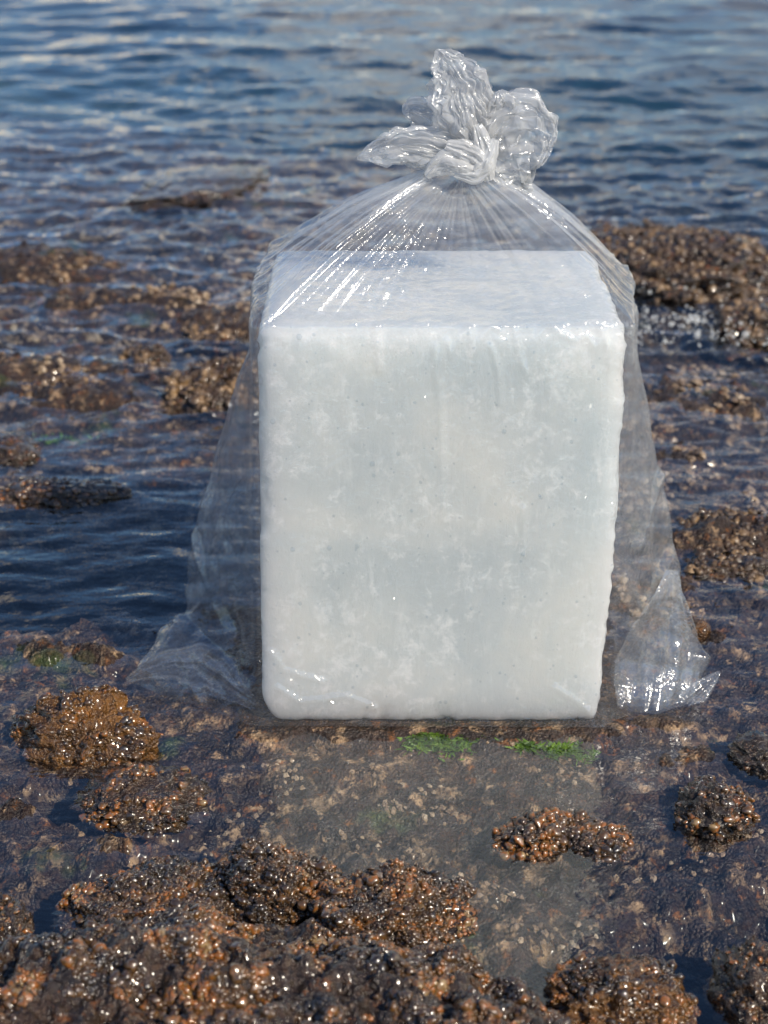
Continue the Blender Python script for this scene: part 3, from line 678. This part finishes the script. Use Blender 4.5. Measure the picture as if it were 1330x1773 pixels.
def add_growth(root, V, F, n, rmed, name='bead', units=None, meshes=None, limit=300, seed=0, keep=None, mat=None, spread=0.45, rmax=0.0052, rest='bead_crust', minpx=5.0, fill=0.62, patch=None):
    """growths on a rock: the largest in view as parts, the rest joined"""
    r = np.random.default_rng(seed + 900); units = units or BEADS; meshes = meshes or BEAD_ME; mat = mat or M['bead']
    if patch is not None: keep = lambda c, nn: ((nn[:, 2] > -0.1) & (c[:, 2] > WL - 0.004) & (fbm(c * 26, 3, 470 + seed) > patch)).astype(float)
    keep = keep or (lambda c, nn: ((nn[:, 2] > -0.1) & (c[:, 2] > WL - 0.006)).astype(float))
    if F.shape[1] == 4: F = np.vstack([F[:, [0, 1, 2]], F[:, [0, 2, 3]]])
    P, Nn = sample_surface(V, F, n, r, keep)
    rad = np.clip(r.lognormal(math.log(rmed), spread, n), rmed * 0.4, rmax)
    k = thin(P, rad, fill); P, Nn, rad = P[k], Nn[k], rad[k]
    Nn = Nn + np.array([0, 0, 0.4]); Rm = frames(Nn, r)
    px, py, zc = project(P); size = 2 * rad * FPX / zc
    vis = (px > -10) & (px < 1340) & (py > -10) & (py < 1785) & (np.einsum('ij,ij->i', Nn, np.array([0, 0, CAM_H]) - P) > 0)
    o = np.argsort(-(size * vis)); single = [i for i in o[:limit] if vis[i] and size[i] > minpx]
    ss = set(single); restI = np.array([i for i in range(len(P)) if i not in ss], int)
    org = np.array(root.location)
    from mathutils import Matrix
    for i in single:
        b = bpy.data.objects.new(name, meshes[i % len(meshes)]); COL.objects.link(b); b.parent = root
        Mx = np.eye(4); Mx[:3, :3] = Rm[i] * rad[i]; Mx[:3, 3] = P[i] - org
        b.matrix_local = Matrix(Mx.tolist())
    for q in range(1):
        if len(restI) == 0: break
        parts_V, parts_F, off_ = [], [], 0
        for m in range(len(units)):
            I = restI[restI % len(units) == m]
            if len(I) == 0: continue
            UV, UF = units[m]
            vv = np.einsum('nij,kj->nki', Rm[I] * rad[I][:, None, None], UV) + P[I][:, None, :]
            ff = UF[None] + (np.arange(len(I)) * len(UV))[:, None, None] + off_
            parts_V.append(vv.reshape(-1, 3)); parts_F.append(ff.reshape(-1, 3)); off_ += len(I) * len(UV)
        ob = obj(rest, mesh_np(rest, np.vstack(parts_V) - org, np.vstack(parts_F), mat, smooth=(mat is not M['barnacle'])), root); ob['kind'] = 'stuff'

def rock(name, label, c, dims, seed, mat, sub=5, group=None, rough=1.0, cat='rock'):
    V, F = ICO[sub]; V = V.copy(); r = np.random.default_rng(seed)
    f = 1 + 0.30 * fbm(V * 1.1 + seed * 3.1, 2, seed) + rough * (0.16 * fbm(V * 2.6 + seed, 4, seed + 3, 0.55, True) + 0.05 * fbm(V * 9, 3, seed + 7))
    P = V * f[:, None] * np.array(dims); a = r.uniform(-0.5, 0.5); ca, sa = math.cos(a), math.sin(a)
    P = P @ np.array([[ca, -sa, 0], [sa, ca, 0], [0, 0, 1]]).T
    o = obj(name, mesh_np(name, P, F, mat), loc=c); tag(o, label, cat, group)
    return o, P + np.array(c), F

# foreground mound
gx = np.arange(-0.55, 0.36, 0.0028); gy = np.arange(0.92, 1.50, 0.0028)
X, Y = np.meshgrid(gx, gy); P2 = np.stack([X.ravel(), Y.ravel()], 1)
def mound(P):
    x, y = P[:, 0], P[:, 1]; z = np.full(len(P), -0.13)
    # back edge of the mound, from the photograph's outline on the shelf
    ed = np.array([at_z(a, b, 0.01)[:2] for a, b in [(-60, 1690), (0, 1665), (60, 1640), (120, 1620), (200, 1600), (300, 1590), (420, 1590), (560, 1610), (700, 1650), (790, 1672), (860, 1700), (930, 1735), (985, 1785), (1010, 1850)]])
    eb = np.interp(x, ed[:, 0], ed[:, 1], left=0.9, right=0.9)
    eb = np.where(x < ed[0, 0], ed[0, 1], eb)
    d = eb - y + 0.02 * fbm(P * 14, 3, 401)
    z = np.where(d > -0.05, -0.13 + 0.155 * sstep(-0.05, 0.03, d) + 0.055 * sstep(0.0, 0.16, d), z)
    z = z + (d > -0.02) * sstep(-0.02, 0.05, d) * (0.022 * fbm(P * 9, 3, 411) + 0.014 * fbm(P * 26, 4, 421, 0.6, True) + 0.005 * fbm(P * 80, 3, 431))
    return z
Z = mound(P2); Vm = np.c_[P2, Z]; Fm = grid_faces(len(gx), len(gy))
org = np.array([-0.10, 1.2, 0.0])
mo = obj('rock', mesh_np('rock', Vm - org, Fm, M['rock_dark']), loc=org)
tag(mo, 'largest dark rock, coated in glossy brown beads, filling the near bottom edge', 'rock', 'rocks around the ice block')
add_growth(mo, Vm, Fm, 52000, 0.0015, seed=1, rmax=0.0052, spread=0.55, fill=0.5, keep=lambda c, nn: ((c[:, 2] > -0.01) & (fbm(c * 20, 3, 461) > -0.12)).astype(float))

GRP = 'rocks around the ice block'
SHELL_ME = [mesh_np('shell', V, F, M['shell']) for V, F in BARN]
def rock_px(label, px, py, w, h, depth, seed, mat='rock', beads=0, rmed=0.0016, sub=5, sink=0.25, limit=120, rough=1.7, minpx=6.0, shells=False, patch=None):
    """rock whose foot centre shows at px, py; w, h are its pixel width and height"""
    c = at_z(px, py, WL); zc = c[1] * math.cos(_p) + (CAM_H - WL) * math.sin(_p); s = zc / FPX
    dx = w / 2 * s; el = math.atan2(CAM_H, c[1])
    dz = max(0.012, (h * s - 0.5 * depth * math.sin(el)) / math.cos(el) * 0.72)
    c = np.array([c[0], c[1] + depth * 0.7, WL - (0.38 if shells and w < 300 else 0.15) * dz])
    o, V, F = rock('rock', label, c, (dx, depth, dz), seed, M[mat], sub, GRP, rough)
    if beads and shells: add_growth(o, V, F, beads, rmed, 'shell', BARN, SHELL_ME, seed=seed, limit=limit, minpx=minpx, patch=patch, mat=M['shell'], rest='shell_crust', fill=0.6, rmax=rmed * 2)
    elif beads: add_growth(o, V, F, beads, rmed, seed=seed, limit=limit, minpx=minpx, patch=patch)
    return o
rock_px('knobbly brown rock with an orange hollow, second from the bag in the near heap', 480, 1580, 200, 105, 0.05, 3, 'rock', 2600, limit=150)
rock_px('orange and dark brown beaded rock beside the milky puddle', 670, 1640, 250, 125, 0.06, 4, 'rock', 3600, limit=150)
rock_px('low dark beaded rock at the waterline of the left pool', 260, 1600, 290, 80, 0.05, 5, 'rock_dark', 2600, limit=100)
rock_px('rust coloured wet rock with pale shells under the puddle outlet', 1075, 1785, 215, 105, 0.05, 6, 'rock_orange', 1500, limit=100, patch=-0.05)
rock_px('black wet rock cut off by the lower right edge', 1340, 1780, 150, 110, 0.06, 7, 'rock_dark', 350, limit=60)
rock_px('yellow orange rock with dark crust beside the bag', 138, 1300, 220, 120, 0.05, 8, 'rock_orange', 700, 0.0022, limit=100, patch=-0.02)
rock_px('small brown cone shaped rock near the right edge of the shallows', 1245, 1430, 130, 75, 0.04, 9, 'rock', 160, 0.0026, limit=60, patch=0.12)
rock_px('flat cluster of dark beads breaking the milky puddle', 940, 1462, 170, 46, 0.03, 10, 'rock_dark', 900, 0.0026, limit=120)
rock_px('low brown beaded lump right of the dark bead cluster', 1040, 1475, 100, 36, 0.03, 11, 'rock', 380, 0.0024, limit=60)
rock_px('dark knobbly rock between the two left pools', 235, 1415, 210, 60, 0.055, 12, 'rock', 300, 0.0028, limit=80, patch=0.15)
rock_px('dark rock tip at the right edge level with the seaweed', 1325, 1330, 90, 45, 0.04, 13, 'rock_dark')
rock_px('grey brown rock tip at the left edge above the mound', 0, 1650, 70, 75, 0.05, 14, 'rock_dark', 120)
K = dict(shells=True, patch=-0.25)
rock_px('rounded boulder studded with tan shells left of the bag', 390, 700, 200, 95, 0.10, 15, 'rock', 1300, 0.0054, limit=180, **K)
rock_px('small tan pointed rock left of the shell studded boulder', 252, 636, 80, 50, 0.05, 16, 'rock', 160, 0.006, limit=50, **K)
rock_px('low rusty rock in the left shallows', 95, 680, 120, 26, 0.07, 17, 'rock', 160, 0.006, limit=40, **K)
rock_px('reddish brown rock just behind the shell studded boulder', 375, 590, 120, 28, 0.06, 18, 'rock', 160, 0.006, limit=30, **K)
rock_px('wide reef rock awash behind the right shoulder of the bag', 1190, 500, 340, 110, 0.24, 19, 'rock', 1300, 0.0062, limit=150, **K)
rock_px('brown rock with foam at its foot against the right edge', 1320, 592, 130, 85, 0.13, 20, 'rock', 420, 0.0062, limit=60, **K)
rock_px('golden knob on the left end of the wide reef rock', 1062, 432, 80, 45, 0.10, 21, 'rock_orange')
rock_px('brown ledge by the right edge beside the bag flare', 1305, 940, 210, 40, 0.06, 22, 'rock', 420, 0.0045, limit=70, **K)
rock_px('small dark ledge below the brown ledge on the right', 1275, 995, 150, 34, 0.05, 23, 'rock_dark', 160, 0.0045, limit=40, **K)
rock_px('flooded mound of pale shells in the far left shallows', 85, 480, 140, 40, 0.12, 24, 'rock', 300, 0.006, limit=50, **K)
rock_px('mossy swell washed rock far left of the knot', 330, 350, 200, 40, 0.25, 25, 'rock_dark')
rock_px('dark rock rim above the deep blue gully', 95, 870, 200, 34, 0.05, 26, 'rock_dark', 200, 0.004, limit=40)
rock_px('brown rock corner at the left edge above the gully', 10, 795, 90, 40, 0.06, 27, 'rock')
rock_px('rust red stone beside the folded right corner of the bag', 1205, 1100, 50, 34, 0.025, 28, 'rock_orange', sub=3)

# barnacles on the shelf: clusters seen through the puddle, then a wide scatter
def place_barnacles():
    r = np.random.default_rng(77); pts, rad = [], []
    for px, py, n, sp, rm in [(687, 1385, 16, 0.012, 0.0042), (645, 1333, 9, 0.010, 0.0036), (765, 1397, 10, 0.011, 0.0042), (717, 1467, 14, 0.011, 0.0042), (790, 1530, 16, 0.014, 0.0046), (850, 1545, 14, 0.014, 0.0046),
                              (1300, 1450, 14, 0.012, 0.0045), (1215, 1500, 8, 0.014, 0.004), (740, 1360, 8, 0.013, 0.0035), (500, 1360, 10, 0.02, 0.0035), (470, 1330, 8, 0.02, 0.0035), (560, 1290, 10, 0.03, 0.0032),
                              (920, 1610, 12, 0.02, 0.0045), (1000, 1600, 10, 0.02, 0.0045), (1100, 1510, 8, 0.02, 0.0045), (350, 1440, 8, 0.02, 0.004), (430, 1400, 8, 0.02, 0.004), (620, 1440, 8, 0.02, 0.0036), (870, 1290, 8, 0.02, 0.0035), (975, 1340, 10, 0.016, 0.0035)]:
        c = at_z(px, py, WL - 0.01)
        for q in range(int(n * 1.6)): pts.append(c[:2] + r.normal(size=2) * sp * np.array([0.9, 0.75])); rad.append(rm * r.uniform(0.45, 1.05))
    n1 = len(pts)
    P = np.c_[r.uniform(-0.6, 0.6, 5000), r.uniform(1.3, 2.0, 5000)]
    k = perlin(P * 9, 501) + 0.6 * perlin(P * 26, 502) > 0.80; P = P[k]; pts += list(P); rad += list(r.uniform(0.0018, 0.0036, len(P)))
    P = np.c_[r.uniform(-1.2, 1.2, 16000), r.uniform(2.0, 4.3, 16000)]; P = P[np.abs(P[:, 0]) < P[:, 1] * 0.30 + 0.1]
    k = perlin(P * 5, 511) + 0.5 * perlin(P * 15, 512) > 0.22; P = P[k]; pts += list(P); rad += list(r.uniform(0.004, 0.009, len(P)))
    P = np.array(pts); rad = np.array(rad); z = shelf_z(P)
    ok = (z > -0.09) & ~((np.abs(P[:, 0] - 0.062) < 0.25) & (np.abs(P[:, 1] - 1.875) < 0.19)); P, z, rad = P[ok], z[ok], rad[ok]
    P3 = np.c_[P, z]; k = thin(P3, rad, 0.75); P3, rad = P3[k], rad[k]
    e = 0.004; gxn = (shelf_z(P3[:, :2] + [e, 0], False) - shelf_z(P3[:, :2] - [e, 0], False)) / (2 * e); gyn = (shelf_z(P3[:, :2] + [0, e], False) - shelf_z(P3[:, :2] - [0, e], False)) / (2 * e)
    Nn = np.c_[-gxn, -gyn, np.ones(len(gxn))] + 0.25 * r.normal(size=(len(gxn), 3)) * np.array([1, 1, 0]); Rm = frames(Nn, r)
    px, py, zc = project(P3); size = 2 * rad * FPX / zc; vis = (px > 0) & (px < 1330) & (py > 0) & (py < 1773)
    o = np.argsort(-(size * vis)); single = o[:300]; ss = set(single.tolist()); rest = np.array([i for i in range(len(P3)) if i not in ss])
    from mathutils import Matrix
    for i in single:
        b = bpy.data.objects.new('barnacle', BARN_ME[i % 5]); COL.objects.link(b); b.parent = shelf
        Mx = np.eye(4); Mx[:3, :3] = Rm[i] * rad[i]; Mx[:3, 3] = P3[i]; b.matrix_local = Matrix(Mx.tolist())
    vs, fs, of = [], [], 0
    for m in range(5):
        I = rest[rest % 5 == m]; UV, UF = BARN[m]
        vs.append((np.einsum('nij,kj->nki', Rm[I] * rad[I][:, None, None], UV) + P3[I][:, None, :]).reshape(-1, 3))
        fs.append((UF[None] + (np.arange(len(I)) * len(UV))[:, None, None] + of).reshape(-1, 3)); of += len(I) * len(UV)
    q = obj('barnacle_crust', mesh_np('barnacle_crust', np.vstack(vs), np.vstack(fs), M['barnacle'], smooth=False), shelf); q['kind'] = 'stuff'
place_barnacles()

# green algae tufts under the water
def algae(label, px, py, rx, ry, n, seed):
    r = np.random.default_rng(seed); c = at_z(px, py, WL - 0.01)
    a = r.uniform(0, 6.283, n); q = np.sqrt(r.random(n)) * (1 + 0.3 * r.normal(size=n))
    P = np.c_[c[0] + rx * q * np.cos(a), c[1] + ry * q * np.sin(a)]; P = P[fbm(P * 60, 2, 600 + seed) > -0.15]; n = len(P); z = np.minimum(shelf_z(P), WL - 0.003)
    V, F = [], []
    for i in range(n):
        h = r.uniform(0.001, 0.0052); w = r.uniform(0.0007, 0.0022); d = r.normal(size=2) * 0.006; t_ = r.uniform(0, 3.14); ex = np.array([math.cos(t_), math.sin(t_)]) * w
        p = P[i]; b = len(V)
        for s, ww in ((0, 1), (0.5, 1.3), (1, 0.3)):
            m = p + d * s * s; V += [(m[0] - ex[0] * ww, m[1] - ex[1] * ww, z[i] + h * s), (m[0] + ex[0] * ww, m[1] + ex[1] * ww, z[i] + h * s)]
        F += [(b, b + 1, b + 3, b + 2), (b + 2, b + 3, b + 5, b + 4)]
    V = np.array(V); o = np.array([c[0], c[1], 0.0])
    tag(obj('algae_patch', mesh_np('algae_patch', V - o, np.array(F), M['algae'], False), loc=o), label, 'algae', kind='stuff')
algae('bright green algae patch under water against the bag front', 762, 1283, 0.038, 0.026, 3200, 1)
algae('small green algae tuft under water near the bag right corner', 985, 1310, 0.024, 0.011, 1100, 2)
algae('faint green algae tuft between the two brighter ones', 910, 1303, 0.014, 0.007, 250, 3)
algae('green algae streak in the left shallows above the gully', 88, 742, 0.05, 0.02, 500, 4)

# foam bubbles where the swell breaks against the right-hand reef
r = np.random.default_rng(12); bp = []
for px, py, n, sx, sy in [(1140, 560, 260, 0.13, 0.035), (1275, 575, 240, 0.06, 0.06), (1150, 505, 160, 0.09, 0.02), (1100, 590, 90, 0.06, 0.03)]:
    c = at_z(px, py, WL + 0.01); bp.append(np.c_[c[0] + r.normal(size=n) * sx, c[1] + r.normal(size=n) * sy, c[2] + np.abs(r.normal(size=n)) * 0.012])
bp = np.vstack(bp)
fo = scatter_join('foam_bubbles', bp, r.lognormal(math.log(0.0017), 0.6, len(bp)), ICO[2], M['foam'], None)
tag(fo, 'sparkling foam bubbles at the foot of the right reef rocks', 'foam')
